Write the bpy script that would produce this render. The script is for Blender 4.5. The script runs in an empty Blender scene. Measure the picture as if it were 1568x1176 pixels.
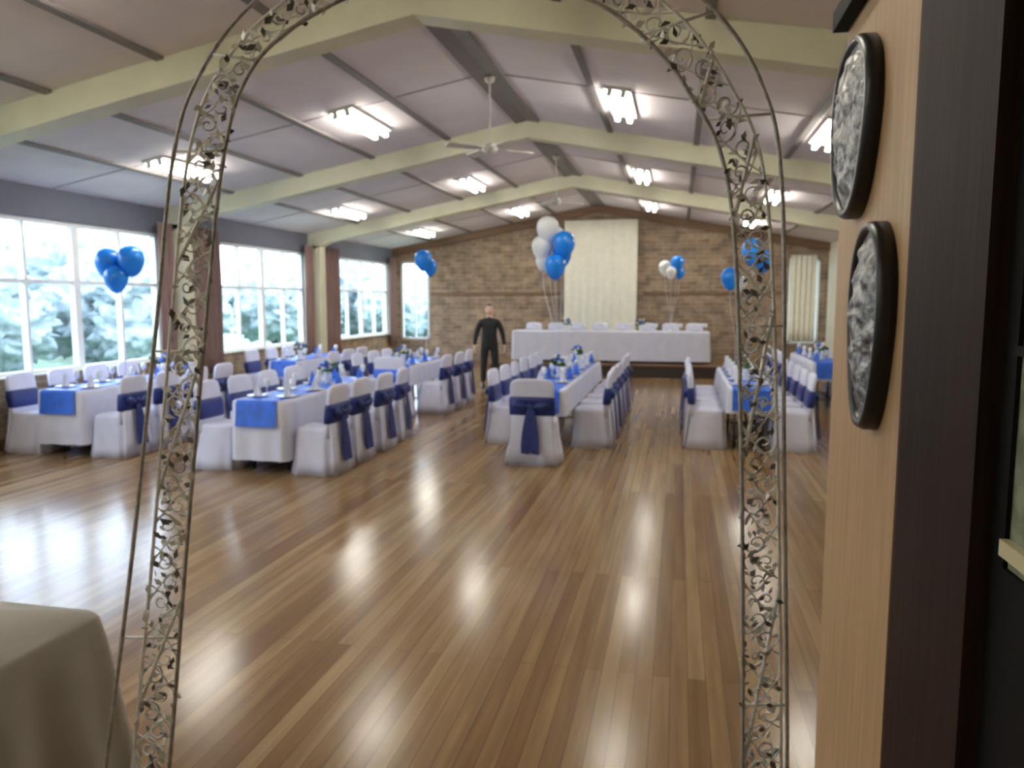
import bpy, math, random
from mathutils import Vector, Matrix, noise
random.seed(7)
sc = bpy.context.scene
try:
    sc.view_settings.view_transform = 'Standard'
    sc.view_settings.look = 'None'
except Exception:
    pass

# ---------------------------------------------------------------- materials
def newmat(name):
    m = bpy.data.materials.new(name); m.use_nodes = True
    nt = m.node_tree
    return m, nt, nt.nodes['Principled BSDF']

def mat(name, col, rough=0.6, metal=0.0, var=0.0, scale=8.0, bump=0.0, spec=None, trans=0.0, sheen=0.0, stretch=None):
    m, nt, b = newmat(name)
    b.inputs['Base Color'].default_value = (*col, 1)
    b.inputs['Roughness'].default_value = rough
    b.inputs['Metallic'].default_value = metal
    if spec is not None: b.inputs['Specular IOR Level'].default_value = spec
    if trans: b.inputs['Transmission Weight'].default_value = trans
    if sheen: b.inputs['Sheen Weight'].default_value = sheen
    tc = nt.nodes.new('ShaderNodeTexCoord')
    mp = nt.nodes.new('ShaderNodeMapping')
    if stretch: mp.inputs['Scale'].default_value = stretch
    nt.links.new(tc.outputs['Object'], mp.inputs['Vector'])
    n = nt.nodes.new('ShaderNodeTexNoise'); n.inputs['Scale'].default_value = scale
    n.inputs['Detail'].default_value = 4
    nt.links.new(mp.outputs['Vector'], n.inputs['Vector'])
    v = max(var, 0.04)
    r = nt.nodes.new('ShaderNodeValToRGB')
    r.color_ramp.elements[0].position = .3; r.color_ramp.elements[1].position = .7
    r.color_ramp.elements[0].color = (*[c*(1-v) for c in col], 1)
    r.color_ramp.elements[1].color = (*[min(1, c*(1+v)) for c in col], 1)
    nt.links.new(n.outputs['Fac'], r.inputs['Fac'])
    nt.links.new(r.outputs['Color'], b.inputs['Base Color'])
    if bump:
        bp = nt.nodes.new('ShaderNodeBump'); bp.inputs['Strength'].default_value = bump
        bp.inputs['Distance'].default_value = .02
        nt.links.new(n.outputs['Fac'], bp.inputs['Height'])
        nt.links.new(bp.outputs['Normal'], b.inputs['Normal'])
    return m

def emis(name, col, s):
    m, nt, b = newmat(name)
    b.inputs['Base Color'].default_value = (*col, 1)
    b.inputs['Emission Color'].default_value = (*col, 1)
    b.inputs['Emission Strength'].default_value = s
    return m

def floor_mat():
    m, nt, b = newmat('polished_timber_boards')
    N = nt.nodes.new; L = nt.links.new
    tc = N('ShaderNodeTexCoord'); mp = N('ShaderNodeMapping')
    mp.inputs['Rotation'].default_value = (0, 0, math.radians(90))
    L(tc.outputs['Object'], mp.inputs['Vector'])
    br = N('ShaderNodeTexBrick')
    br.inputs['Scale'].default_value = 1
    br.inputs['Brick Width'].default_value = 3.6
    br.inputs['Row Height'].default_value = 0.082
    br.inputs['Mortar Size'].default_value = 0.0018
    br.inputs['Mortar Smooth'].default_value = .3
    br.offset = .37
    br.inputs['Color1'].default_value = (0, 0, 0, 1)
    br.inputs['Color2'].default_value = (1, 1, 1, 1)
    br.inputs['Mortar'].default_value = (.3, .3, .3, 1)
    L(mp.outputs['Vector'], br.inputs['Vector'])
    rp = N('ShaderNodeValToRGB'); e = rp.color_ramp.elements
    e[0].position = 0; e[0].color = (.205, .118, .056, 1)
    e[1].position = 1; e[1].color = (.35, .24, .13, 1)
    for p, c in ((.3, (.25, .152, .074, 1)), (.55, (.28, .177, .088, 1)), (.8, (.31, .203, .105, 1))):
        x = e.new(p); x.color = c
    L(br.outputs['Color'], rp.inputs['Fac'])
    mp2 = N('ShaderNodeMapping'); mp2.inputs['Scale'].default_value = (14, .7, 1)
    L(tc.outputs['Object'], mp2.inputs['Vector'])
    ns = N('ShaderNodeTexNoise'); ns.inputs['Scale'].default_value = 1.5; ns.inputs['Detail'].default_value = 5
    L(mp2.outputs['Vector'], ns.inputs['Vector'])
    r2 = N('ShaderNodeValToRGB'); r2.color_ramp.elements[0].position = .3; r2.color_ramp.elements[1].position = .72
    r2.color_ramp.elements[0].color = (.74, .70, .66, 1); r2.color_ramp.elements[1].color = (1.1, 1.1, 1.06, 1)
    L(ns.outputs['Fac'], r2.inputs['Fac'])
    mx = N('ShaderNodeMix'); mx.data_type = 'RGBA'; mx.blend_type = 'MULTIPLY'; mx.inputs[0].default_value = 1
    L(rp.outputs['Color'], mx.inputs[6]); L(r2.outputs['Color'], mx.inputs[7])
    mx2 = N('ShaderNodeMix'); mx2.data_type = 'RGBA'
    L(br.outputs['Fac'], mx2.inputs[0]); L(mx.outputs[2], mx2.inputs[6]); mx2.inputs[7].default_value = (.10, .055, .03, 1)
    L(mx2.outputs[2], b.inputs['Base Color'])
    b.inputs['Specular IOR Level'].default_value = .20
    n3 = N('ShaderNodeTexNoise'); n3.inputs['Scale'].default_value = 1.2
    L(tc.outputs['Object'], n3.inputs['Vector'])
    mr = N('ShaderNodeMapRange'); mr.inputs[3].default_value = .15; mr.inputs[4].default_value = .22
    L(n3.outputs['Fac'], mr.inputs[0]); L(mr.outputs[0], b.inputs['Roughness'])
    return m

def brick_mat(name, axis, c1, c2, mortar, bw=.23, rh=.085):
    m, nt, b = newmat(name)
    N = nt.nodes.new; L = nt.links.new
    tc = N('ShaderNodeTexCoord'); sp = N('ShaderNodeSeparateXYZ'); cb = N('ShaderNodeCombineXYZ')
    L(tc.outputs['Object'], sp.inputs[0])
    L(sp.outputs[axis], cb.inputs[0]); L(sp.outputs[2], cb.inputs[1])
    br = N('ShaderNodeTexBrick'); br.inputs['Scale'].default_value = 1
    br.inputs['Brick Width'].default_value = bw; br.inputs['Row Height'].default_value = rh
    br.inputs['Mortar Size'].default_value = .006
    br.inputs['Color1'].default_value = (*c1, 1); br.inputs['Color2'].default_value = (*c2, 1)
    br.inputs['Mortar'].default_value = (*mortar, 1)
    L(cb.outputs[0], br.inputs['Vector'])
    ns = N('ShaderNodeTexNoise'); ns.inputs['Scale'].default_value = 3.0; ns.inputs['Detail'].default_value = 6
    L(tc.outputs['Object'], ns.inputs['Vector'])
    r2 = N('ShaderNodeValToRGB'); r2.color_ramp.elements[0].position = .35; r2.color_ramp.elements[1].position = .65
    r2.color_ramp.elements[0].color = (.7, .7, .7, 1); r2.color_ramp.elements[1].color = (1.25, 1.2, 1.15, 1)
    L(ns.outputs['Fac'], r2.inputs['Fac'])
    mx = N('ShaderNodeMix'); mx.data_type = 'RGBA'; mx.blend_type = 'MULTIPLY'; mx.inputs[0].default_value = 1
    L(br.outputs['Color'], mx.inputs[6]); L(r2.outputs['Color'], mx.inputs[7])
    L(mx.outputs[2], b.inputs['Base Color'])
    b.inputs['Roughness'].default_value = .85
    bp = N('ShaderNodeBump'); bp.inputs['Strength'].default_value = .4; bp.inputs['Distance'].default_value = .01
    L(br.outputs['Fac'], bp.inputs['Height']); bp.invert = True
    L(bp.outputs['Normal'], b.inputs['Normal'])
    return m

def glass_mat():
    m = bpy.data.materials.new('window_glass'); m.use_nodes = True
    nt = m.node_tree; nt.nodes.clear()
    N = nt.nodes.new; L = nt.links.new
    o = N('ShaderNodeOutputMaterial'); t = N('ShaderNodeBsdfTransparent'); g = N('ShaderNodeBsdfGlossy')
    g.inputs['Roughness'].default_value = .02
    t.inputs[0].default_value = (.93, .97, 1, 1)
    x = N('ShaderNodeMixShader'); x.inputs[0].default_value = .03
    L(t.outputs[0], x.inputs[1]); L(g.outputs[0], x.inputs[2]); L(x.outputs[0], o.inputs[0])
    return m

M = {}
M['floor'] = floor_mat()
M['brick_l'] = brick_mat('brick_side', 1, (.22, .15, .09), (.30, .22, .13), (.34, .29, .22))
M['brick_b'] = brick_mat('brick_end', 0, (.20, .14, .095), (.32, .24, .17), (.34, .29, .24), .3, .11)
M['cream'] = mat('cream_paint', (.62, .59, .46), .5, var=.05)
M['beam'] = mat('beam_cream_paint', (.62, .60, .45), .5, var=.06, scale=3)
M['ceil'] = mat('ceiling_panel', (.69, .63, .65), .8, var=.05, scale=2)
M['strip'] = mat('ceiling_strip', (.18, .16, .155), .6)
M['joint'] = mat('ceiling_joint', (.36, .33, .34), .7)
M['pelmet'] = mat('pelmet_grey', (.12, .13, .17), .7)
M['frame'] = mat('window_frame_paint', (.76, .78, .78), .5)
M['glass'] = glass_mat()
M['curt'] = mat('mauve_curtain', (.22, .14, .13), .85, var=.15, scale=20, stretch=(1, 1, .1))
M['wcurt'] = mat('cream_curtain', (.82, .80, .68), .85, var=.04)
M['brown'] = mat('brown_timber', (.16, .09, .045), .5, var=.2, scale=6, stretch=(.3, 3, 3))
M['dark'] = mat('dark_stage_timber', (.035, .022, .016), .5, var=.2)
M['white'] = mat('white_cloth', (.70, .71, .84), .85, var=.04, scale=5)
M['white2'] = mat('white_chair_cover', (.68, .69, .84), .8, var=.05, scale=6)
M['beige'] = mat('beige_cloth', (.38, .36, .32), .9, var=.06, scale=5)
M['navy'] = mat('navy_satin', (.009, .022, .16), .42, var=.25, scale=15)
M['royal'] = mat('royal_blue_satin', (.03, .14, .70), .45, var=.2, scale=12)
M['bblue'] = mat('blue_balloon_latex', (.01, .22, .80), .25, var=.1, scale=2)
M['bwhite'] = mat('white_balloon_latex', (.80, .82, .84), .25, var=.04, scale=2)
M['ribbon'] = mat('ribbon', (.6, .65, .8), .5)
M['metal'] = mat('arch_wire_dark', (.42, .41, .40), .4, metal=.25, var=.3, scale=60)
M['silver'] = mat('arch_wire_silver', (.88, .88, .86), .4, metal=.1, var=.12, scale=60)
M['leaf'] = mat('arch_leaf_dark', (.14, .13, .12), .4, metal=.3, var=.4, scale=50)
M['tan'] = mat('tan_wall_timber', (.37, .235, .115), .5, var=.15, scale=5, stretch=(8, 8, .4))
M['post'] = mat('dark_jamb_timber', (.022, .011, .008), .6, var=.3, scale=6, spec=.1, stretch=(10, 10, .4))
M['post2'] = mat('red_jamb_timber', (.06, .027, .018), .6, var=.3, scale=6, spec=.1, stretch=(10, 10, .4))
M['black'] = mat('black_door', (.006, .005, .005), .6, spec=.1)
M['green'] = mat('door_textured_panel', (.20, .22, .15), .3, var=.5, scale=25)
M['yel'] = mat('cream_bead', (.55, .50, .30), .5)
M['relief'] = mat('silver_relief', (.25, .245, .24), .35, metal=.6, var=.85, scale=34, bump=.8)
M['rim'] = mat('dark_shield_rim', (.010, .010, .011), .35)
M['fixt'] = mat('fixture_white', (.8, .8, .78), .4)
M['tube'] = emis('fluorescent_tube', (1, .96, .85), 47)
M['fan'] = mat('fan_white', (.66, .63, .60), .5)
M['china'] = mat('china', (.8, .8, .8), .2)
M['wine'] = mat('glassware', (.75, .8, .85), .08, spec=.8)
M['steel'] = mat('table_leg_steel', (.12, .12, .12), .35, metal=.8)
M['shirt'] = mat('black_shirt', (.010, .010, .013), .8, var=.2)
M['trou'] = mat('black_trousers', (.009, .009, .011), .8, var=.2)
M['skin'] = mat('skin', (.66, .42, .32), .5)
M['hair'] = mat('dark_hair', (.012, .010, .008), .6, var=.3, scale=60)
M['eye'] = mat('eye_white', (.7, .7, .7), .2)
M['lip'] = mat('lips', (.30, .11, .09), .4)
M['shoe'] = mat('black_shoe', (.008, .008, .008), .25)
M['flow'] = mat('cream_flowers', (.75, .70, .55), .7, var=.1)
M['foli'] = mat('foliage', (.06, .12, .05), .8, var=.6, scale=3)
M['foli2'] = mat('tree_foliage_hazed', (.34, .40, .42), .9, var=.3, scale=5, bump=.4)  # pale blue-grey: washed-out outdoor haze is put into the leaf colour
M['bark'] = mat('bark', (.12, .09, .06), .9, var=.3)
M['grass'] = mat('grass', (.18, .26, .16), .95, var=.3, scale=1)

# ---------------------------------------------------------------- mesh builder
class MB:
    def __init__(s): s.v = []; s.f = []; s.m = []; s.mats = []; s.sm = []
    def mi(s, k):
        if k not in s.mats: s.mats.append(k)
        return s.mats.index(k)
    def face(s, idx, k, smooth=False):
        s.f.append(idx); s.m.append(s.mi(k)); s.sm.append(smooth)
    def box(s, x0, x1, y0, y1, z0, z1, k):
        b = len(s.v)
        s.v += [(x0, y0, z0), (x1, y0, z0), (x1, y1, z0), (x0, y1, z0), (x0, y0, z1), (x1, y0, z1), (x1, y1, z1), (x0, y1, z1)]
        for q in ((0, 3, 2, 1), (4, 5, 6, 7), (0, 1, 5, 4), (1, 2, 6, 5), (2, 3, 7, 6), (3, 0, 4, 7)):
            s.face([b+i for i in q], k)
    def prism(s, pts, axis, a, c, k):
        b = len(s.v); n = len(pts)
        for t in (a, c):
            for p in pts:
                s.v.append((p[0], t, p[1]) if axis == 'y' else (t, p[0], p[1]))
        s.face([b+i for i in range(n)], k); s.face([b+n+i for i in reversed(range(n))], k)
        for i in range(n):
            j = (i+1) % n
            s.face([b+j, b+i, b+n+i, b+n+j], k)
    def loft(s, rings, k, cap0=True, cap1=True, smooth=True, closed=True):
        b = len(s.v); n = len(rings[0])
        for r in rings: s.v += [tuple(p) for p in r]
        for i in range(len(rings)-1):
            for j in range(n if closed else n-1):
                j2 = (j+1) % n
                s.face([b+i*n+j, b+i*n+j2, b+(i+1)*n+j2, b+(i+1)*n+j], k, smooth)
        if cap0: s.face([b+j for j in reversed(range(n))], k, False)
        if cap1: s.face([b+(len(rings)-1)*n+j for j in range(n)], k, False)
    def lathe(s, prof, c, k, n=16, smooth=True):
        rings = [[(c[0]+r*math.cos(2*math.pi*i/n), c[1]+r*math.sin(2*math.pi*i/n), c[2]+z) for i in range(n)] for r, z in prof]
        s.loft(rings, k, smooth=smooth)
    def tube(s, path, r, k, n=6):
        path = [Vector(p) for p in path]; rs = r if isinstance(r, (list, tuple)) else [r]*len(path)
        rings = []; up = None
        for i, p in enumerate(path):
            d = (path[min(i+1, len(path)-1)]-path[max(i-1, 0)])
            if d.length < 1e-9: d = Vector((0, 0, 1))
            d.normalize()
            if up is None:
                up = Vector((0, 0, 1)) if abs(d.z) < .9 else Vector((0, 1, 0))
            a = d.cross(up)
            if a.length < 1e-4: a = d.cross(Vector((1, 0, .1)))
            a.normalize(); bb = a.cross(d).normalized(); up = bb
            rings.append([p+(a*math.cos(2*math.pi*j/n)+bb*math.sin(2*math.pi*j/n))*rs[i] for j in range(n)])
        s.loft(rings, k)
    def ell(s, c, rad, k, nu=16, nv=10, fn=None):
        rings = []
        for i in range(nv+1):
            ph = math.pi*(i/nv); ph = min(max(ph, .03), math.pi-.03)
            rr = []
            for j in range(nu):
                th = 2*math.pi*j/nu
                d = Vector((math.sin(ph)*math.cos(th), math.sin(ph)*math.sin(th), -math.cos(ph)))
                p = Vector((d.x*rad[0], d.y*rad[1], d.z*rad[2]))
                if fn: p = fn(p, d)
                rr.append(Vector(c)+p)
            rings.append(rr)
        s.loft(rings, k)
    def mesh(s, name):
        me = bpy.data.meshes.new(name)
        me.from_pydata([tuple(v) for v in s.v], [], s.f)
        for k in s.mats: me.materials.append(M[k])
        me.polygons.foreach_set('material_index', s.m)
        me.polygons.foreach_set('use_smooth', s.sm)
        me.update()
        return me
    def obj(s, name, loc=(0, 0, 0), rz=0, parent=None):
        return place(s.mesh(name), name, loc, rz, parent)

def place(me, name, loc=(0, 0, 0), rz=0, parent=None):
    o = bpy.data.objects.new(name, me)
    sc.collection.objects.link(o)
    o.location = loc; o.rotation_euler = (0, 0, rz)
    if parent: o.parent = parent
    return o

def empty(name, loc=(0, 0, 0), rz=0):
    e = bpy.data.objects.new(name, None); sc.collection.objects.link(e)
    e.location = loc; e.rotation_euler = (0, 0, rz); e.empty_display_size = .2
    return e

def catmull(pts, per=6):
    out = []
    P = [pts[0]]+list(pts)+[pts[-1]]
    for i in range(1, len(P)-2):
        for j in range(per):
            t = j/per
            out.append(tuple(.5*((2*P[i][k])+(-P[i-1][k]+P[i+1][k])*t+(2*P[i-1][k]-5*P[i][k]+4*P[i+1][k]-P[i+2][k])*t*t+(-P[i-1][k]+3*P[i][k]-3*P[i+1][k]+P[i+2][k])*t**3) for k in range(len(pts[0]))))
    out.append(tuple(pts[-1]))
    return out

# ---------------------------------------------------------------- room
XL, XR, XM = -8.0, 3.7, -2.15
YF, YB = -1.4, 21.0
EAVE, APEX = 3.25, 4.35
SL = (APEX-EAVE)/(XM-XL)
def roof(x): return APEX-SL*abs(x-XM)
ANG = math.atan(SL)

b = MB(); b.box(XL-.2, XR+.2, YF-.2, YB+.2, -.1, 0, 'floor'); b.obj('floor')

b = MB()
for x0, x1 in ((XL-.2, XM), (XM, XR+.2)):
    b.prism([(x0, roof(x0)), (x1, roof(x1)), (x1, roof(x1)+.1), (x0, roof(x0)+.1)], 'y', YF-.2, YB+.2, 'ceil')
b.obj('ceiling')

ti = 1
def strip(xc, w, d, k, y0=YF, y1=YB):
    global ti
    b = MB()
    if abs(xc-XM) < .01:
        b.prism([(xc-w/2, roof(xc-w/2)), (xc, roof(xc)), (xc+w/2, roof(xc+w/2)), (xc+w/2, roof(xc+w/2)-d), (xc, roof(xc)-d), (xc-w/2, roof(xc-w/2)-d)], 'y', y0, y1, k)
    else:
        b.prism([(xc-w/2, roof(xc-w/2)), (xc+w/2, roof(xc+w/2)), (xc+w/2, roof(xc+w/2)-d), (xc-w/2, roof(xc-w/2)-d)], 'y', y0, y1, k)
    b.obj('trim_%d' % ti); ti += 1
strip(XM, .34, .03, 'strip')
for i in range(1, 5):
    strip(XM-1.165*i, .075, .025, 'strip'); strip(XM+1.165*i, .075, .025, 'strip')
for y in (1.3, 3.7, 8.7, 13.5, 18.3):
    b = MB()
    for x0, x1 in ((XL, XM), (XM, XR)):
        b.prism([(x0, roof(x0)), (x1, roof(x1)), (x1, roof(x1)-.008), (x0, roof(x0)-.008)], 'y', y-.012, y+.012, 'joint')
    b.obj('trim_%d' % ti); ti += 1

for y in (1.5, 6.3, 11.1, 15.9):
    b = MB(); t = .13; D = .27
    b.prism([(XL, roof(XL)), (XM, APEX), (XM, APEX-D+.02), (XL+.5, roof(XL+.5)-D), (XL, roof(XL)-D-.12)], 'y', y-t, y+t, 'beam')
    xr = .5 if y < 2.6 else XR
    b.prism([(XM, APEX), (xr, roof(xr)), (xr, roof(xr)-D-(.12 if xr == XR else 0)), (xr-.5, roof(xr-.5)-D), (XM, APEX-D+.02)], 'y', y-t, y+t, 'beam')
    b.box(XL, XL+.28, y-t, y+t, 0, EAVE-.25, 'beam')
    if xr == XR: b.box(XR-.28, XR, y-t, y+t, 0, EAVE-.25, 'beam')
    b.obj('portal_frame_beam')

WY = [(2.6, 6.0), (7.4, 10.8), (12.25, 15.6), (17.1, 20.55)]
Z0, Z1 = .85, 2.85
b = MB()
b.box(XL-.2, XL, YF, YB, 0, Z0, 'brick_l')
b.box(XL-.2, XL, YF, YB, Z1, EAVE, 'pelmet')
e = [YF]+[q for w in WY for q in w]+[YB]
for i in range(0, len(e), 2): b.box(XL-.2, XL, e[i], e[i+1], Z0, Z1, 'cream')
b.obj('wall_left')
wi = 1
for y0, y1 in WY:
    b = MB(); fx0, fx1 = XL-.14, XL-.05
    b.box(fx0, fx1, y0, y1, Z0, Z0+.06, 'frame'); b.box(fx0, fx1, y0, y1, Z1-.06, Z1, 'frame')
    for f, w in ((0, .06), (.25, .045), (.5, .11), (.75, .045), (1, .06)):
        yc = y0+(y1-y0)*f; yc = min(max(yc, y0+w/2), y1-w/2)
        b.box(fx0, fx1, yc-w/2, yc+w/2, Z0+.06, Z1-.06, 'frame')
    b.box(fx0+.01, fx1-.01, y0, y1, 2.02, 2.07, 'frame')
    b.box(XL-.08, XL+.05, y0, y1, Z0-.0, Z0+.02, 'cream')
    b.box(XL-.10, XL-.095, y0+.01, y1-.01, Z0+.03, Z1-.03, 'glass')
    b.obj('window_%d' % wi); wi += 1

def curtain(name, p0, p1, z0, z1, k, amp=.035, folds=8, thick=.012):
    b = MB(); n = folds*8
    p0 = Vector(p0); p1 = Vector(p1); d = (p1-p0); L = d.length; d.normalize(); nr = Vector((-d.y, d.x))
    rings = []
    for zi in range(7):
        z = z0+(z1-z0)*zi/6; ring = []
        for side in (0, 1):
            for i in range(n+1):
                ii = i if side == 0 else n-i
                t = ii/n
                off = amp*math.sin(t*folds*2*math.pi+.3*math.sin(zi))*(1+.2*math.sin(5*t+zi))+(thick if side else 0)
                p = p0+d*(L*t)+nr*off
                ring.append((p.x, p.y, z))
        rings.append(ring)
    b.loft(rings, k)
    return b.obj(name)
for y0, y1 in ((6.02, 6.16), (6.45, 7.38), (10.6, 10.95), (11.26, 12.23), (15.4, 15.75), (16.06, 17.08), (20.4, 20.8)):
    curtain('window_curtain', (XL+.12, y0), (XL+.12, y1), .55, 3.0, 'curt', folds=max(2, int((y1-y0)*7)))

b = MB()
b.box(XR, XR+.2, 2.69, YB, 0, EAVE, 'cream')
b.obj('wall_right')

b = MB()
def seg(b, x0, x1, z0, y0, y1, k, z1=None):
    if z1 is not None:
        b.box(x0, x1, y0, y1, z0, z1, k); return
    pts = [(x0, z0), (x1, z0), (x1, roof(x1))]
    if x0 < XM < x1: pts.append((XM, APEX))
    pts.append((x0, roof(x0)))
    b.prism(pts, 'y', y0, y1, k)
OW = [(-7.8, -6.95), (2.75, 3.5)]
OZ0, OZ1 = .7, 2.9
xs = [XL, OW[0][0], OW[0][1], OW[1][0], OW[1][1], XR]
seg(b, xs[0], xs[1], 0, YB, YB+.2, 'brick_b'); seg(b, xs[2], xs[3], 0, YB, YB+.2, 'brick_b'); seg(b, xs[4], xs[5], 0, YB, YB+.2, 'brick_b')
for x0, x1 in OW:
    seg(b, x0, x1, 0, YB, YB+.2, 'brick_b', OZ0); seg(b, x0, x1, OZ1, YB, YB+.2, 'brick_b')
b.obj('wall_back')
for x0, x1 in OW:
    b = MB(); w = .06
    b.box(x0, x0+w, YB+.02, YB+.1, OZ0, OZ1, 'frame'); b.box(x1-w, x1, YB+.02, YB+.1, OZ0, OZ1, 'frame')
    b.box(x0, x1, YB+.02, YB+.1, OZ0, OZ0+w, 'frame'); b.box(x0, x1, YB+.02, YB+.1, OZ1-w, OZ1, 'frame')
    b.box((x0+x1)/2-.02, (x0+x1)/2+.02, YB+.03, YB+.09, OZ0, OZ1, 'frame')
    b.box(x0, x1, YB+.06, YB+.065, OZ0, OZ1, 'glass')
    b.obj('window_%d' % wi); wi += 1
curtain('window_curtain', (2.78, YB-.06), (3.42, YB-.06), .75, 2.95, 'wcurt', amp=.02, folds=5)
b = MB()
for x0, x1 in ((XL, XM), (XM, XR)):
    b.prism([(x0, roof(x0)), (x1, roof(x1)), (x1, roof(x1)-.2), (x0, roof(x0)-.2)], 'y', YB-.14, YB, 'brown')
b.obj('trim_%d' % ti); ti += 1
b = MB(); b.box(-6.9, -3.15, YB-.03, YB, 1.95, 2.03, 'brown'); b.box(-.95, 2.7, YB-.03, YB, 1.95, 2.03, 'brown'); b.obj('trim_%d' % ti); ti += 1
curtain('stage_curtain', (-3.05, YB-.2), (-1.1, YB-.2), .31, 3.93, 'wcurt', amp=.010, folds=9)
for nm, x0, x1, y in (('baseboard_back', XL, XR, YB-.02),):
    b = MB(); b.box(x0, x1, y, YB, 0, .12, 'brown'); b.obj(nm)
b = MB(); b.box(XL, XL+.02, YF, YB, 0, .12, 'brown'); b.obj('baseboard_left')

b = MB(); seg(b, XL-.2, .62, 0, YF-.2, YF, 'cream'); b.obj('wall_front')
b = MB()
b.box(.5, .62, YF, .30, 0, roof(.62), 'tan'); b.box(.5, .62, 1.30, 2.69, 0, roof(.62), 'tan'); b.box(.5, .62, .30, 1.30, 2.25, roof(.62), 'tan')
b.obj('wall_entry')
b = MB(); seg(b, .62, XR+.2, 0, 2.57, 2.69, 'cream'); b.obj('wall_return')
b = MB(); b.box(.455, .5, 1.66, 2.69, 2.64, 2.70, 'black'); b.obj('trim_%d' % ti); ti += 1
b = MB()
b.box(.455, .499, 1.30, 1.71, 0, 2.9, 'post'); b.box(.47, .499, 1.71, 1.78, 0, 2.9, 'post2')
b.box(.455, .499, .05, .30, 0, 2.9, 'post'); b.box(.455, .499, .30, 1.30, 2.25, 2.9, 'post')
b.box(.485, .499, .30, 1.30, 0, 1.40, 'black'); b.box(.485, .499, .30, 1.30, 2.02, 2.25, 'black')
b.box(.485, .499, 1.25, 1.30, 1.4, 2.02, 'black'); b.box(.485, .499, .30, .42, 1.4, 2.02, 'black')
b.box(.492, .498, .42, 1.25, 1.4, 2.02, 'green'); b.box(.478, .499, .42, 1.25, 1.42, 1.445, 'yel'); b.box(.48, .499, .42, 1.25, 1.72, 1.735, 'black')
b.box(.475, .499, .5, 1.2, .25, .95, 'post'); b.tube([(.44, .42, 1.02), (.44, .56, 1.02)], .011, 'silver', 8); b.tube([(.44, .43, 1.02), (.49, .43, 1.02)], .009, 'silver', 8)
b.obj('door_1')

def shield(loc, W, H):
    b = MB(); n = 64
    def outline(th):
        c, s = math.cos(th), math.sin(th)
        x = W/2*abs(c)**.8*(1 if c > 0 else -1)
        if s > 0: z = H*.42*abs(s)**.75+ .03*H*max(0, s)**8
        else:
            z = -H*.55*abs(s)**1.15; x *= (1-.12*abs(s))
        return x, z
    rings = []
    rings.append([(0, *outline(2*math.pi*i/n)) for i in range(n)])
    rings.append([(-.03, outline(2*math.pi*i/n)[0]*1.0, outline(2*math.pi*i/n)[1]) for i in range(n)])
    rings.append([(-.045, outline(2*math.pi*i/n)[0]*.97, outline(2*math.pi*i/n)[1]*.97) for i in range(n)])
    rings.append([(-.045, outline(2*math.pi*i/n)[0]*.90, outline(2*math.pi*i/n)[1]*.92) for i in range(n)])
    rings.append([(-.03, outline(2*math.pi*i/n)[0]*.88, outline(2*math.pi*i/n)[1]*.90) for i in range(n)])
    b.loft(rings, 'rim', cap0=True, cap1=False)
    rr = []
    for k in range(16):
        q = .88*(1-k/15.5)
        ring = []
        for i in range(n):
            y, z = outline(2*math.pi*i/n); y *= q; z *= q*1.02
            h = .03+.03*(1-(q/.88)**2)+.016*noise.noise(Vector((y*28, z*28, loc[2]*5)))*min(1, k)
            ring.append((-h, y, z))
        rr.append(ring)
    b.loft(rr, 'relief', cap0=False, cap1=True)
    return b.obj('wall_shield', loc)
shield((.5, 2.42, 2.31), .48, .50)
shield((.5, 2.12, 1.76), .33, .53)

# ---------------------------------------------------------------- lights
b = MB()
b.box(-.15, .15, -.62, .62, -.03, 0, 'fixt')
for x in (-.075, .075):
    b.tube([(x, -.59, -.068), (x, .59, -.068)], .03, 'tube', 10)
    b.box(x-.028, x+.028, -.615, -.59, -.10, -.03, 'fixt'); b.box(x-.028, x+.028, .59, .615, -.10, -.03, 'fixt')
lm = b.mesh('ceiling_light')
for y in (.1, 4.2, 9.2, 14.35, 18.9):  # row nearest the camera is added out of view to light the arch
    for x in (-6.4, -3.9, -.7, 1.6):
        if y < 5 and x > 1: continue
        if y < 1 and x > -1: continue
        o = place(lm, 'ceiling_light', (x, y, roof(x)-.003))
        o.rotation_euler = (0, -ANG if x < XM else ANG, 0)

b = MB()
b.lathe([(.001, .0), (.06, -.01), (.05, -.06), (.010, -.08), (.010, -.72), (.05, -.73), (.08, -.76), (.09, -.81), (.06, -.85), (.001, -.86)], (0, 0, 0), 'fan', 20)
for i in range(4):
    a = i*math.pi/2+.5; c, s = math.cos(a), math.sin(a)
    ring = []
    for r, w in ((.08, .02), (.15, .03), (.18, .055), (.5, .07), (.54, .05)):
        ring.append([(c*r-s*q, s*r+c*q, -.80+h+q*.18) for q, h in ((-w, 0), (w, 0), (w, .008), (-w, .008))])
    b.loft(ring, 'fan', smooth=False)
fm = b.mesh('ceiling_fan')
for y in (8.75, 13.6): place(fm, 'ceiling_fan', (XM, y, APEX-.03), .2)

# ---------------------------------------------------------------- stage & furniture
b = MB(); b.box(-4.5, 1.15, 18.25, 20.75, 0, .26, 'dark'); b.box(-4.55, 1.2, 18.2, 20.75, .26, .299, 'brown'); b.obj('stage_platform')

def se_ring(w, d, cx, cy, z, n=40, ex=.55, amp=0, fr=9, ph=0):
    r = []
    for i in range(n):
        t = 2*math.pi*i/n; c, s = math.cos(t), math.sin(t)
        k = 1+amp*math.cos(fr*t+ph)
        r.append((cx+w*k*abs(c)**ex*(1 if c > 0 else -1), cy+d*k*abs(s)**ex*(1 if s > 0 else -1), z))
    return r

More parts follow.
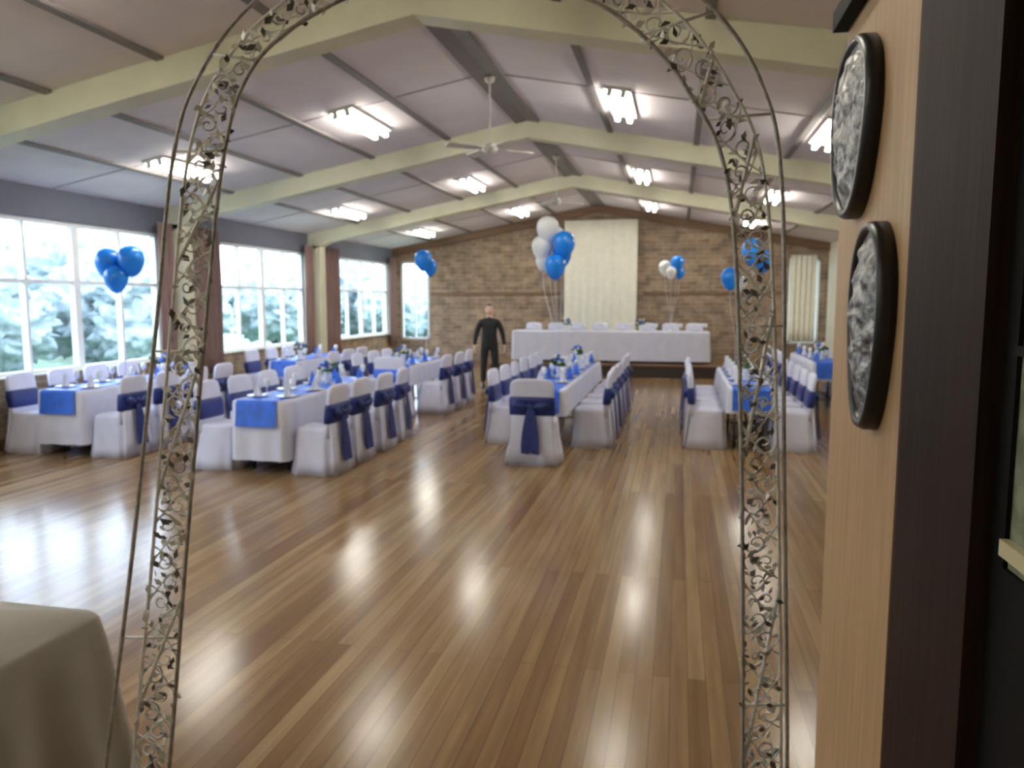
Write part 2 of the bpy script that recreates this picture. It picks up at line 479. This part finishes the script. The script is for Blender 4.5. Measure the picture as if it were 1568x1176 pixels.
def chair_mesh(bow='navy'):
    b = MB()
    b.loft([se_ring(.270, .265, 0, -.01, .0, 60, .5, .06), se_ring(.255, .250, 0, -.01, .12, 60, .5, .04), se_ring(.225, .225, 0, 0, .3, 60, .45, .02),
            se_ring(.21, .212, 0, 0, .44, 60, .4, .006), se_ring(.205, .205, 0, 0, .47, 60, .4), se_ring(.185, .185, 0, 0, .482, 60, .4), se_ring(.02, .02, 0, 0, .488, 60, .6)], 'white2')
    def bc(z): return -.17-.10*(z-.42)
    rg = []
    for z, w, t in ((.38, .205, .035), (.5, .207, .036), (.62, .208, .034), (.74, .212, .033), (.83, .214, .033), (.885, .205, .032), (.915, .18, .028), (.93, .13, .02), (.934, .05, .01)):
        rg.append(se_ring(w, t, 0, bc(z), z, 40, .5))
    b.loft(rg, 'white2')
    rg = []
    for z, w in ((.02, .25), (.2, .22), (.4, .2), (.6, .19)):
        rg.append(se_ring(w, .02, 0, bc(.42)-.03-(.6-z)*.10, z, 40, .5, .02, 7))
    b.loft(rg, 'white2')
    rg = []
    for z, w, t in ((.53, .205, .036), (.54, .222, .05), (.62, .224, .055), (.69, .225, .052), (.73, .222, .048), (.74, .205, .035)):
        rg.append(se_ring(w, t, 0, bc(z), z, 40, .5))
    b.loft(rg, bow)
    y = bc(.64)-.07
    b.ell((0, y, .64), (.035, .03, .04), bow, 12, 8)
    for s in (-1, 1):
        def fn(p, d, s=s): 
            q = (p.x*s)/.085
            return Vector((p.x, p.y, p.z*(.45+.5*(q+1)/2)+.015*q))
        b.ell((s*.10, y, .645), (.085, .028, .065), bow, 14, 8, fn)
        rg = []
        for i, (z, x, w) in enumerate(((.63, .01, .018), (.52, .025, .032), (.38, .035, .042), (.24, .04, .048), (.14, .045, .04))):
            yy = y-.01-.012*i
            rg.append([(s*x-w, yy, z), (s*x+w, yy, z-.01), (s*x+w, yy+.012, z-.01), (s*x-w, yy+.012, z)])
        b.loft(rg, bow, smooth=False)
    return b.mesh('dining_chair')
CH = chair_mesh('navy'); CHB = chair_mesh('royal')
def chair(x, y, rz, m=None):
    return place(m or CH, 'dining_chair', (x+random.uniform(-.015, .015), y+random.uniform(-.02, .02), 0), rz+random.uniform(-.06, .06))

def rect_ring(hx, hy, z, n=60, amp=0, cyc=30, off=0, rad=.05):
    per = [(hx, -hy, hx, hy), (hx, hy, -hx, hy), (-hx, hy, -hx, -hy), (-hx, -hy, hx, -hy)]
    out = []
    for (x0, y0, x1, y1), m in zip(per, (n, n//2, n, n//2)):
        L = math.hypot(x1-x0, y1-y0); nx, ny = (y1-y0)/L, -(x1-x0)/L
        for i in range(m):
            t = i/m
            cr = min(t, 1-t)*L
            corner = math.exp(-(cr/.12)**2)
            a = amp*math.sin(t*L*cyc)+off
            x = x0+(x1-x0)*t+nx*a; y = y0+(y1-y0)*t+ny*a
            if corner > 0:
                x += math.copysign(corner*off*.6, x); y += math.copysign(corner*off*.6, y)
                if cr < rad:
                    q = (rad-cr)*.29
                    x -= math.copysign(q, x) ; y -= math.copysign(q, y)
            out.append((x, y, z))
    return out

def table(cx, y0, y1, hw=.34, drop=.30, name='dining_table', base=0, cloth='white', runner=True):
    b = MB(); hy = (y1-y0)/2
    n = int(max(60, hy*60)); n += n % 2
    R = [rect_ring(hw*.3, hy*.9, .765, n), rect_ring(hw-.01, hy-.01, .765, n), rect_ring(hw, hy, .755, n), rect_ring(hw, hy, .72, n, .002, 24, .004), rect_ring(hw, hy, .76-drop*.5, n, .006, 24, .010), rect_ring(hw, hy, .76-drop, n, .010, 24, .018)]
    b.loft(R, cloth, cap0=True, cap1=False)
    b.box(-hw+.03, hw-.03, -hy+.03, hy-.03, .70, .74, 'brown')
    for yy in (-hy+.25, 0, hy-.25):
        for s in (-1, 1):
            b.tube([(s*(hw-.1), yy, .0), (s*(hw-.1), yy, .70)], .016, 'steel', 8)
        b.tube([(-(hw-.1), yy, .12), ((hw-.1), yy, .12)], .012, 'steel', 8)
    if runner:
        w = min(.23, hw-.05)
        path = [(-hy-.045, .50), (-hy-.03, .60), (-hy-.015, .74), (-hy, .768), (0, .768), (hy, .768), (hy+.015, .74), (hy+.03, .60), (hy+.045, .50)]
        rg = []
        for (y, z) in path:
            dz = .004 if abs(y) <= hy else 0; dy = 0 if abs(y) <= hy else .006*(1 if y > 0 else -1)
            rg.append([(-w, y, z), (w, y, z), (w, y+dy, z+dz), (-w, y+dy, z+dz)])
        b.loft(rg, 'royal', smooth=False)
    return b.obj(name, (cx, (y0+y1)/2, base))

def glassp(b, x, y, z):
    b.lathe([(.034, 0), (.034, .004), (.005, .01), (.004, .08), (.03, .10), (.036, .135), (.030, .18), (.028, .18), (.033, .135), (.002, .10)], (x, y, z), 'wine', 12)
def settings(cx, ys, hw=.34, base=.773):
    b = MB()
    for y in ys:
        for s in (-1, 1):
            x = s*(hw-.125)
            b.lathe([(.001, 0), (.07, .002), (.115, .014), (.118, .016), (.07, .006), (.001, .005)], (x, y, 0), 'china', 20)
            n = 10; ring0 = []; ring1 = []; ring2 = []
            for i in range(n):
                t = 2*math.pi*i/n; k = 1 if i % 2 else .55
                ring0.append((x+.05*k*math.cos(t), y+.05*k*math.sin(t), .008)); ring1.append((x+.032*k*math.cos(t), y+.032*k*math.sin(t), .08)); ring2.append((x+.004*math.cos(t), y+.004*math.sin(t), .16))
            b.loft([ring0, ring1, ring2], 'royal' if (int(y*7) % 2) else 'white', smooth=False)
            glassp(b, x-s*.02, y+.16, 0)
    return b.obj('place_settings', (cx, 0, base))
def centre(cx, y, z=.774):
    b = MB()
    b.lathe([(.045, 0), (.05, .01), (.035, .06), (.045, .13), (.05, .15), (.04, .15)], (0, 0, 0), 'wine', 16)
    for i in range(14):
        a = random.uniform(0, 6.28); r = random.uniform(.0, .09); h = random.uniform(.19, .30)
        p = (r*math.cos(a), r*math.sin(a), h)
        b.tube([(0, 0, .1), (p[0]*.5, p[1]*.5, h*.7), p], .004, 'foli', 5)
        b.ell(p, (.03, .03, .022), 'flow' if i % 3 else 'royal', 10, 6)
        q = (p[0]*1.5, p[1]*1.5, h-.04)
        b.ell(q, (.03, .012, .02), 'foli', 8, 5)
    b.obj('flower_centrepiece', (cx, y, z))

def group(cx, y0, y1, n, endchair=None, hw=.27, dx=.53, drop=.30, ypad=0, cps=None):
    table(cx, y0, y1, hw, drop)
    step = (y1-y0-ypad)/n
    ys = [y0+ypad+step*(i+.5) for i in range(n)]
    for y in ys:
        chair(cx+dx, y, math.pi/2)
        chair(cx-dx, y, -math.pi/2)
    if endchair is not None:
        o = chair(cx+endchair[0], y0-.34, 0, endchair[1]); o.scale = (1.15, 1, 1.02)
    settings(cx, ys, hw)
    for y in (cps or [ys[0]+step*.5]): centre(cx, y)

group(-1.55, 8.75, 13.1, 6, (0.0, CH), ypad=.45, cps=(10.15, 12.4))
group(-4.25, 7.15, 9.7, 4, hw=.3, dx=.56, drop=.62, cps=(8.8,))
group(-4.42, 11.6, 13.5, 3, (0.1, CHB), hw=.3, dx=.56, cps=(11.95,))
group(-6.98, 7.5, 9.9, 4, hw=.3, dx=.56, drop=.62, cps=(9.3,))
group(-6.6, 12.0, 13.9, 3, hw=.3, dx=.56, cps=(12.6,))
group(.87, 9.45, 12.4, 5, hw=.27, dx=.5, cps=(10.3,))
group(2.5, 13.6, 16.2, 4, hw=.3, dx=.56, cps=(14.4,))

ht = table(0, -2.37, 2.37, .38, .70, name='head_table', runner=False)
ht.location = (-1.65, 18.95, .30); ht.rotation_euler = (0, 0, math.pi/2)
for i in range(8):
    place(CH, 'dining_chair', (-3.7+i*.585, 19.66, .30), math.pi)
b = MB()
for i in range(8):
    x = -3.7+i*.585
    b.lathe([(.001, 0), (.07, .002), (.115, .014), (.118, .016), (.07, .006), (.001, .005)], (x, .18, 0), 'china', 20)
    glassp(b, x+.18, .05, 0); glassp(b, x+.25, .1, 0)
b.obj('place_settings', (0, 18.95, 1.067))
centre(-2.7, 18.8, 1.066); centre(-.9, 18.8, 1.066)

b = MB(); n = 80
hx, hy = .9, .85
R = [rect_ring(hx*.5, hy*.9, .765, n), rect_ring(hx-.01, hy-.01, .765, n), rect_ring(hx, hy, .75, n), rect_ring(hx, hy, .66, n, .006, 26, .014), rect_ring(hx, hy, .35, n, .022, 26, .045), rect_ring(hx, hy, .03, n, .034, 26, .085)]
b.loft(R, 'beige', cap0=True, cap1=False)
for x in (-.8, .8):
    for y in (-.75, .75): b.tube([(x, y, 0), (x, y, .74)], .02, 'steel', 8)
b.obj('clothed_table', (-1.86-hx, 2.14-hy, 0))

# ---------------------------------------------------------------- balloons
def bunch(x, y, ztable, items, tie=None):
    b = MB(); tx, ty = tie or (0, 0)
    b.lathe([(.03, 0), (.035, .03), (.012, .05), (.001, .05)], (tx, ty, 0), 'silver', 10)
    for (dx, dy, z, r, k) in items:
        z = z-ztable
        def fn(p, d, r=r):
            t = (1-d.z)/2
            return Vector((p.x*(1-.22*t*t), p.y*(1-.22*t*t), p.z*(1+.18*t)))
        b.ell((dx, dy, z), (r, r, r*1.08), k, 20, 14, fn)
        b.lathe([(.003, .0), (.010, .0), (.004, .02), (.012, .03)], (dx, dy, z-r*1.08*1.18-.02), k, 8)
        b.tube(catmull([(tx, ty, .04), (tx+dx*.3+.02, ty+dy*.3, .04+(z-r)*.35), (dx*.9, dy*.9, (z-r)*.75), (dx, dy, z-r*1.28-.01)], 4), .0025, 'ribbon', 4)
    b.obj('balloon_bunch', (x, y, ztable))
bunch(-1.75, 11.25, .774, [(-.15, 0, 2.84, .17, 'bwhite'), (-.24, .05, 2.58, .16, 'bwhite'), (.10, -.05, 2.62, .17, 'bblue'), (-.02, -.1, 2.30, .16, 'bblue'), (-.05, .1, 2.74, .14, 'bwhite'), (-.22, .1, 2.38, .13, 'bwhite'), (.04, .12, 2.46, .15, 'bblue')])
bunch(-4.30, 12.75, .774, [(-.02, 0, 2.50, .16, 'bblue'), (.06, .12, 2.38, .13, 'bblue')])
bunch(-6.98, 8.62, .774, [(-.17, 0, 2.28, .17, 'bblue'), (.15, .02, 2.31, .17, 'bblue'), (0, -.08, 2.08, .15, 'bblue')])
bunch(-.2, 18.85, 1.066, [(-.14, 0, 2.58, .16, 'bwhite'), (.14, .02, 2.68, .17, 'bblue'), (0, -.1, 2.46, .13, 'bwhite'), (.2, .1, 2.46, .12, 'bblue')])
bunch(.85, 12.1, .774, [(-.1, 0, 2.14, .15, 'bblue'), (.05, .1, 2.06, .11, 'bwhite')])
bunch(.88, 10.9, .774, [(.08, 0, 2.46, .16, 'bblue'), (.22, .08, 2.34, .13, 'bblue')])

# ---------------------------------------------------------------- arch
arch = empty('wedding_arch')
D = 1.8
def aw(s, z, o=0): return (-.2113*(D+o)+.9774*s, .9774*(D+o)+.2113*s, z)
O = [(-1.125, 0), (-1.013, .641), (-.921, 1.169), (-.83, 1.754), (-.775, 2.12), (-.708, 2.303), (-.572, 2.468), (-.33, 2.62), (-.07, 2.68), (.19, 2.62), (.429, 2.468), (.564, 2.289), (.62, 2.048), (.647, 1.452), (.686, .641), (.70, 0)]
I = [(-.95, 0), (-.855, .641), (-.79, 1.169), (-.715, 1.754), (-.66, 2.12), (-.60, 2.30), (-.49, 2.41), (-.30, 2.50), (-.10, 2.535), (.12, 2.49), (.27, 2.41), (.40, 2.27), (.50, 2.04), (.545, 1.452), (.575, .641), (.585, 0)]
FR = [.45, .42, .38, .30, .30, .36, .42, .4, .4, .4, .42, .42, .30, .16, .14, .14]
PER = 14
Oc = catmull(O, PER); Ic = catmull(I, PER); Fc = catmull([(f, 0) for f in FR], PER)
Bc = [(o[0]+(i[0]-o[0])*f[0], o[1]+(i[1]-o[1])*f[0]) for o, i, f in zip(Oc, Ic, Fc)]
b = MB()
b.tube([aw(*p) for p in Oc], .0050, 'metal', 8)
b.tube([aw(*p) for p in Bc], .0042, 'silver', 8)
b.tube([aw(*p) for p in Ic], .0050, 'metal', 8)
N = len(Oc)
for i in range(6, N-4, 17):
    b.tube([aw(*Oc[i]), aw(*Ic[i])], .0035, 'silver', 6)
for i in list(range(4, 60, 14))+list(range(N-62, N-6, 13)):
    j = min(i+8, N-1)
    b.tube([aw(*Bc[i]), aw(*Ic[j])], .0045, 'silver', 6)
for s in (-1.125, -.95, .585, .70):
    b.tube([aw(s, .006, -.15), aw(s, .006, .15)], .006, 'metal', 6)
b.obj('frame', parent=arch)
b = MB(); lf = MB()
rnd = random.Random(3)
pts = [(Vector(Bc[k]), Vector(Ic[k])) for k in range(N)]
def at(q):
    k = int(q); f = q-k
    if k >= N-1: return pts[-1]
    return (pts[k][0].lerp(pts[k+1][0], f), pts[k][1].lerp(pts[k+1][1], f))
q = .5; flip = 1
while q < N-1.5:
    a, c = at(q); m = (a+c)/2; w = (c-a).length
    a2, c2 = at(q+.5); t = ((a2+c2)/2-m); sp = t.length/.5; t.normalize()
    nrm = Vector((-t.y, t.x))
    r0 = w*.34
    cen = m+nrm*flip*w*.14
    P = []
    for k in range(16):
        th = k/15*3.6*math.pi*.75; rr = r0*(1-k/17)
        d = nrm*math.cos(th)*flip+t*math.sin(th)
        pp = cen+d*rr; P.append(aw(pp.x, pp.y, .004*math.sin(th)))
    b.tube(P, .0022, 'silver' if rnd.random() < .6 else 'metal', 5)
    s0 = a if flip > 0 else c; s1 = at(min(q+.09/max(sp, 1e-4), N-1.01))[1 if flip > 0 else 0]
    mid = (s0+s1)/2+t*.015
    b.tube([aw(*p) for p in catmull([tuple(s0), tuple(mid), tuple(s1)], 5)], .0021, 'silver', 5)
    for _ in range(9):
        lp = m+nrm*rnd.uniform(-.5, .5)*w+t*rnd.uniform(-.03, .03)
        ang = rnd.uniform(0, 6.28); L = rnd.uniform(.008, .015)
        pr = aw(lp.x, lp.y, rnd.uniform(-.012, .012))
        d1 = Vector((.9774*math.cos(ang), .2113*math.cos(ang), math.sin(ang))); d2 = Vector((-.9774*math.sin(ang), -.2113*math.sin(ang), math.cos(ang)))
        n3 = Vector((-.2113, .9774, 0))*rnd.uniform(-.005, .005)
        V = [Vector(pr)-d1*L, Vector(pr)-d1*L*.2+d2*L*.5+n3, Vector(pr)+d1*L, Vector(pr)-d1*L*.2-d2*L*.5-n3]
        V2 = [v+Vector((-.0003, .0013, 0)) for v in V]
        lf.loft([V, V2], 'leaf' if rnd.random() < .38 else 'silver', smooth=False)
    q += .048/max(sp, 1e-4); flip = -flip
b.obj('scrolls', parent=arch); lf.obj('leaves', parent=arch)

# ---------------------------------------------------------------- person
man = empty('standing_man', (-3.83, 15.5, 0), math.radians(14))
V = []; E = []; RR = []
def addv(p, r, par=None):
    V.append(p); RR.append(r if isinstance(r, tuple) else (r, r)); i = len(V)-1
    if par is not None: E.append((par, i))
    return i
pel = addv((0, .01, .95), (.165, .12))
wa = addv((0, .0, 1.08), (.16, .12), pel)
che = addv((0, .0, 1.26), (.18, .13), wa)
up = addv((0, .005, 1.36), (.14, .10), che)
nk = addv((0, 0, 1.44), (.066, .066), up)
nk2 = addv((0, -.012, 1.53), (.056, .056), nk)
for s in (-1, 1):
    sh = addv((s*.16, .005, 1.355), (.075, .075), up)
    sh2 = addv((s*.215, .005, 1.29), (.068, .068), sh)
    el = addv((s*.275, .03, 1.10), (.052, .052), sh2)
    wr = addv((s*.315, -.02, .88), (.034, .036), el)
    hp = addv((s*.095, .0, .84), (.10, .105), pel)
    kn = addv((s*.12, -.015, .48), (.072, .076), hp)
    an = addv((s*.135, .015, .09), (.056, .060), kn)
me = bpy.data.meshes.new('body_rig'); me.from_pydata(V, E, [])
ro = bpy.data.objects.new('body_rig', me); sc.collection.objects.link(ro)
ro.modifiers.new('skin', 'SKIN')
for i, r in enumerate(RR): me.skin_vertices[0].data[i].radius = r
me.skin_vertices[0].data[0].use_root = True
sm = ro.modifiers.new('sub', 'SUBSURF'); sm.levels = 2; sm.render_levels = 2
dg = bpy.context.evaluated_depsgraph_get()
bm_ = bpy.data.meshes.new_from_object(ro.evaluated_get(dg))
bpy.data.objects.remove(ro)
bm_.name = 'body'
bm_.materials.clear()
for k in ('shirt', 'trou', 'skin'): bm_.materials.append(M[k])
for p in bm_.polygons:
    c = p.center; p.use_smooth = True
    p.material_index = 0
    if abs(c.x) < .24 and c.z < .93: p.material_index = 1
    if c.z > 1.455 and abs(c.x) < .08: p.material_index = 2
place(bm_, 'body', parent=man)
h = MB()
def hf(p, d):
    q = p.copy()
    if d.z < 0: q.x *= 1-.30*d.z*d.z; q.y *= (1-.22*d.z*d.z) if d.y > 0 else 1
    if d.y < 0: q.y *= .93
    return q
h.ell((0, -.015, 1.60), (.082, .102, .124), 'skin', 28, 20, hf)
h.ell((0, -.116, 1.588), (.014, .020, .024), 'skin', 10, 8)
h.tube([(0, -.104, 1.622), (0, -.119, 1.60)], [.008, .012], 'skin', 8)
for s in (-1, 1):
    h.ell((s*.031, -.097, 1.613), (.014, .009, .008), 'eye', 10, 8); h.ell((s*.031, -.105, 1.613), (.006, .004, .006), 'hair', 8, 6)
    h.tube([(s*.016, -.107, 1.630), (s*.032, -.106, 1.634), (s*.048, -.096, 1.630)], [.003, .004, .002], 'hair', 6)
    h.ell((s*.084, -.01, 1.60), (.010, .018, .030), 'skin', 10, 8)
h.ell((0, -.105, 1.553), (.024, .008, .007), 'lip', 12, 6)
def hr(p, d):
    q = p.copy()
    if d.z < -.1: q *= .74
    elif d.z < .15 and d.y < .2: q *= .88
    if d.y < -.2 and d.z < .70: q *= .84
    return q
h.ell((0, -.006, 1.612), (.087, .107, .119), 'hair', 28, 20, hr)
h.obj('head', parent=man)
for s in (-1, 1):
    g = MB()
    wx, wy, wz = s*.315, -.02, .885
    rg = []
    for z, w, t, dy in ((.0, .018, .026, 0), (-.03, .019, .034, -.004), (-.065, .018, .042, -.01), (-.095, .014, .040, -.018)):
        rg.append([(wx+w*math.cos(a)*1, wy+dy+t*math.sin(a), wz+z) for a in [2*math.pi*k/14 for k in range(14)]])
    rg = [list(reversed(r)) for r in rg]
    g.loft(rg, 'skin')
    for k, (dy, L) in enumerate(((-.030, .072), (-.010, .082), (.010, .076), (.028, .060))):
        bx, by, bz = wx, wy-.016+dy, wz-.085
        g.tube([(bx, by, bz), (bx-s*.003, by-.002, bz-L*.45), (bx-s*.014, by-.004, bz-L*.78), (bx-s*.026, by-.004, bz-L)], [.0095, .009, .008, .006], 'skin', 8)
    g.tube([(wx, wy-.028, wz-.03), (wx-s*.008, wy-.052, wz-.055), (wx-s*.012, wy-.060, wz-.085), (wx-s*.014, wy-.060, wz-.105)], [.011, .011, .0095, .007], 'skin', 8)
    g.obj('hand_right' if s < 0 else 'hand_left', parent=man)
    g = MB()
    rg = []
    for y, w, hh in ((.075, .02, .03), (.07, .036, .06), (.03, .042, .09), (-.03, .043, .085), (-.09, .048, .055), (-.14, .047, .042), (-.175, .035, .032), (-.19, .012, .015)):
        rg.append([(s*.137+w*math.cos(a), y, max(0, hh*.5+hh*.5*math.sin(a)*1.0)) for a in [2*math.pi*k/16 for k in range(16)]])
    g.loft(rg, 'shoe'); g.obj('shoe_right' if s < 0 else 'shoe_left', parent=man)

# ---------------------------------------------------------------- outside
b = MB(); b.box(-80, XL-.2, -30, 90, -.6, -.4, 'grass'); b.box(XL-.2, 40, YB+.25, 90, -.6, -.4, 'grass'); b.obj('lawn')
def tree(x, y, hgt, r):
    b = MB(); b.tube([(0, 0, -.4), (.05, 0, hgt*.4), (0, .1, hgt*.7)], [.16, .12, .06], 'bark', 8)
    rr = random.Random(int(x*13+y*7))
    for i in range(6):
        c = (rr.uniform(-.6, .6)*r, rr.uniform(-.6, .6)*r, hgt*rr.uniform(.35, .8)); q = r*rr.uniform(.45, .7)
        sd = rr.uniform(0, 50)
        def fn(p, d): return p*(1+.28*noise.noise(d*3+Vector((sd, 0, 0)))+.22*noise.noise(d*9+Vector((sd, 3, 0)))+.16*noise.noise(d*22+Vector((sd, 3, 0))))
        b.ell(c, (q, q, q*.8), 'foli2', 64, 40, fn)
    b.obj('garden_tree', (x, y, 0))
for x, y, hh, r in ((-15, 9, 2.7, 2.1), (-16, 13.5, 3.2, 2.2), (-14.5, 18, 2.6, 2.1), (-17, 22, 3.4, 2.5), (-15, 27, 2.7, 2.4), (-18, 32, 3.7, 3), (-15, 38, 3.2, 3), (-16, 4.5, 3.0, 2.3), (-21, 16, 4.0, 2.8), (-22, 26, 4.2, 3.1), (-12, 34, 3, 2.3), (-8, 36, 3.3, 2.6), (5, 34, 3.2, 2.6), (8, 33, 3.4, 2.6)):
    tree(x, y, hh, r)

# ---------------------------------------------------------------- world, camera
w = bpy.data.worlds.new('World'); sc.world = w; w.use_nodes = True
nt = w.node_tree; bg = nt.nodes['Background']
tc = nt.nodes.new('ShaderNodeTexCoord'); sx = nt.nodes.new('ShaderNodeSeparateXYZ'); cr = nt.nodes.new('ShaderNodeValToRGB')
nt.links.new(tc.outputs['Generated'], sx.inputs[0]); nt.links.new(sx.outputs[2], cr.inputs[0]); nt.links.new(cr.outputs[0], bg.inputs[0])
cr.color_ramp.elements[0].color = (.80, .90, 1, 1); cr.color_ramp.elements[1].color = (.60, .76, 1, 1)
bg.inputs[1].default_value = 9.5

cam = bpy.data.cameras.new('camera'); co = bpy.data.objects.new('camera', cam); sc.collection.objects.link(co)
co.location = (0, 0, 1.8); co.rotation_euler = (math.radians(90-6.2), 0, math.radians(12.2))
cam.sensor_width = 36; cam.lens = 27; cam.clip_start = .05
cam.dof.use_dof = True; cam.dof.focus_distance = .8; cam.dof.aperture_fstop = 9
sc.camera = co
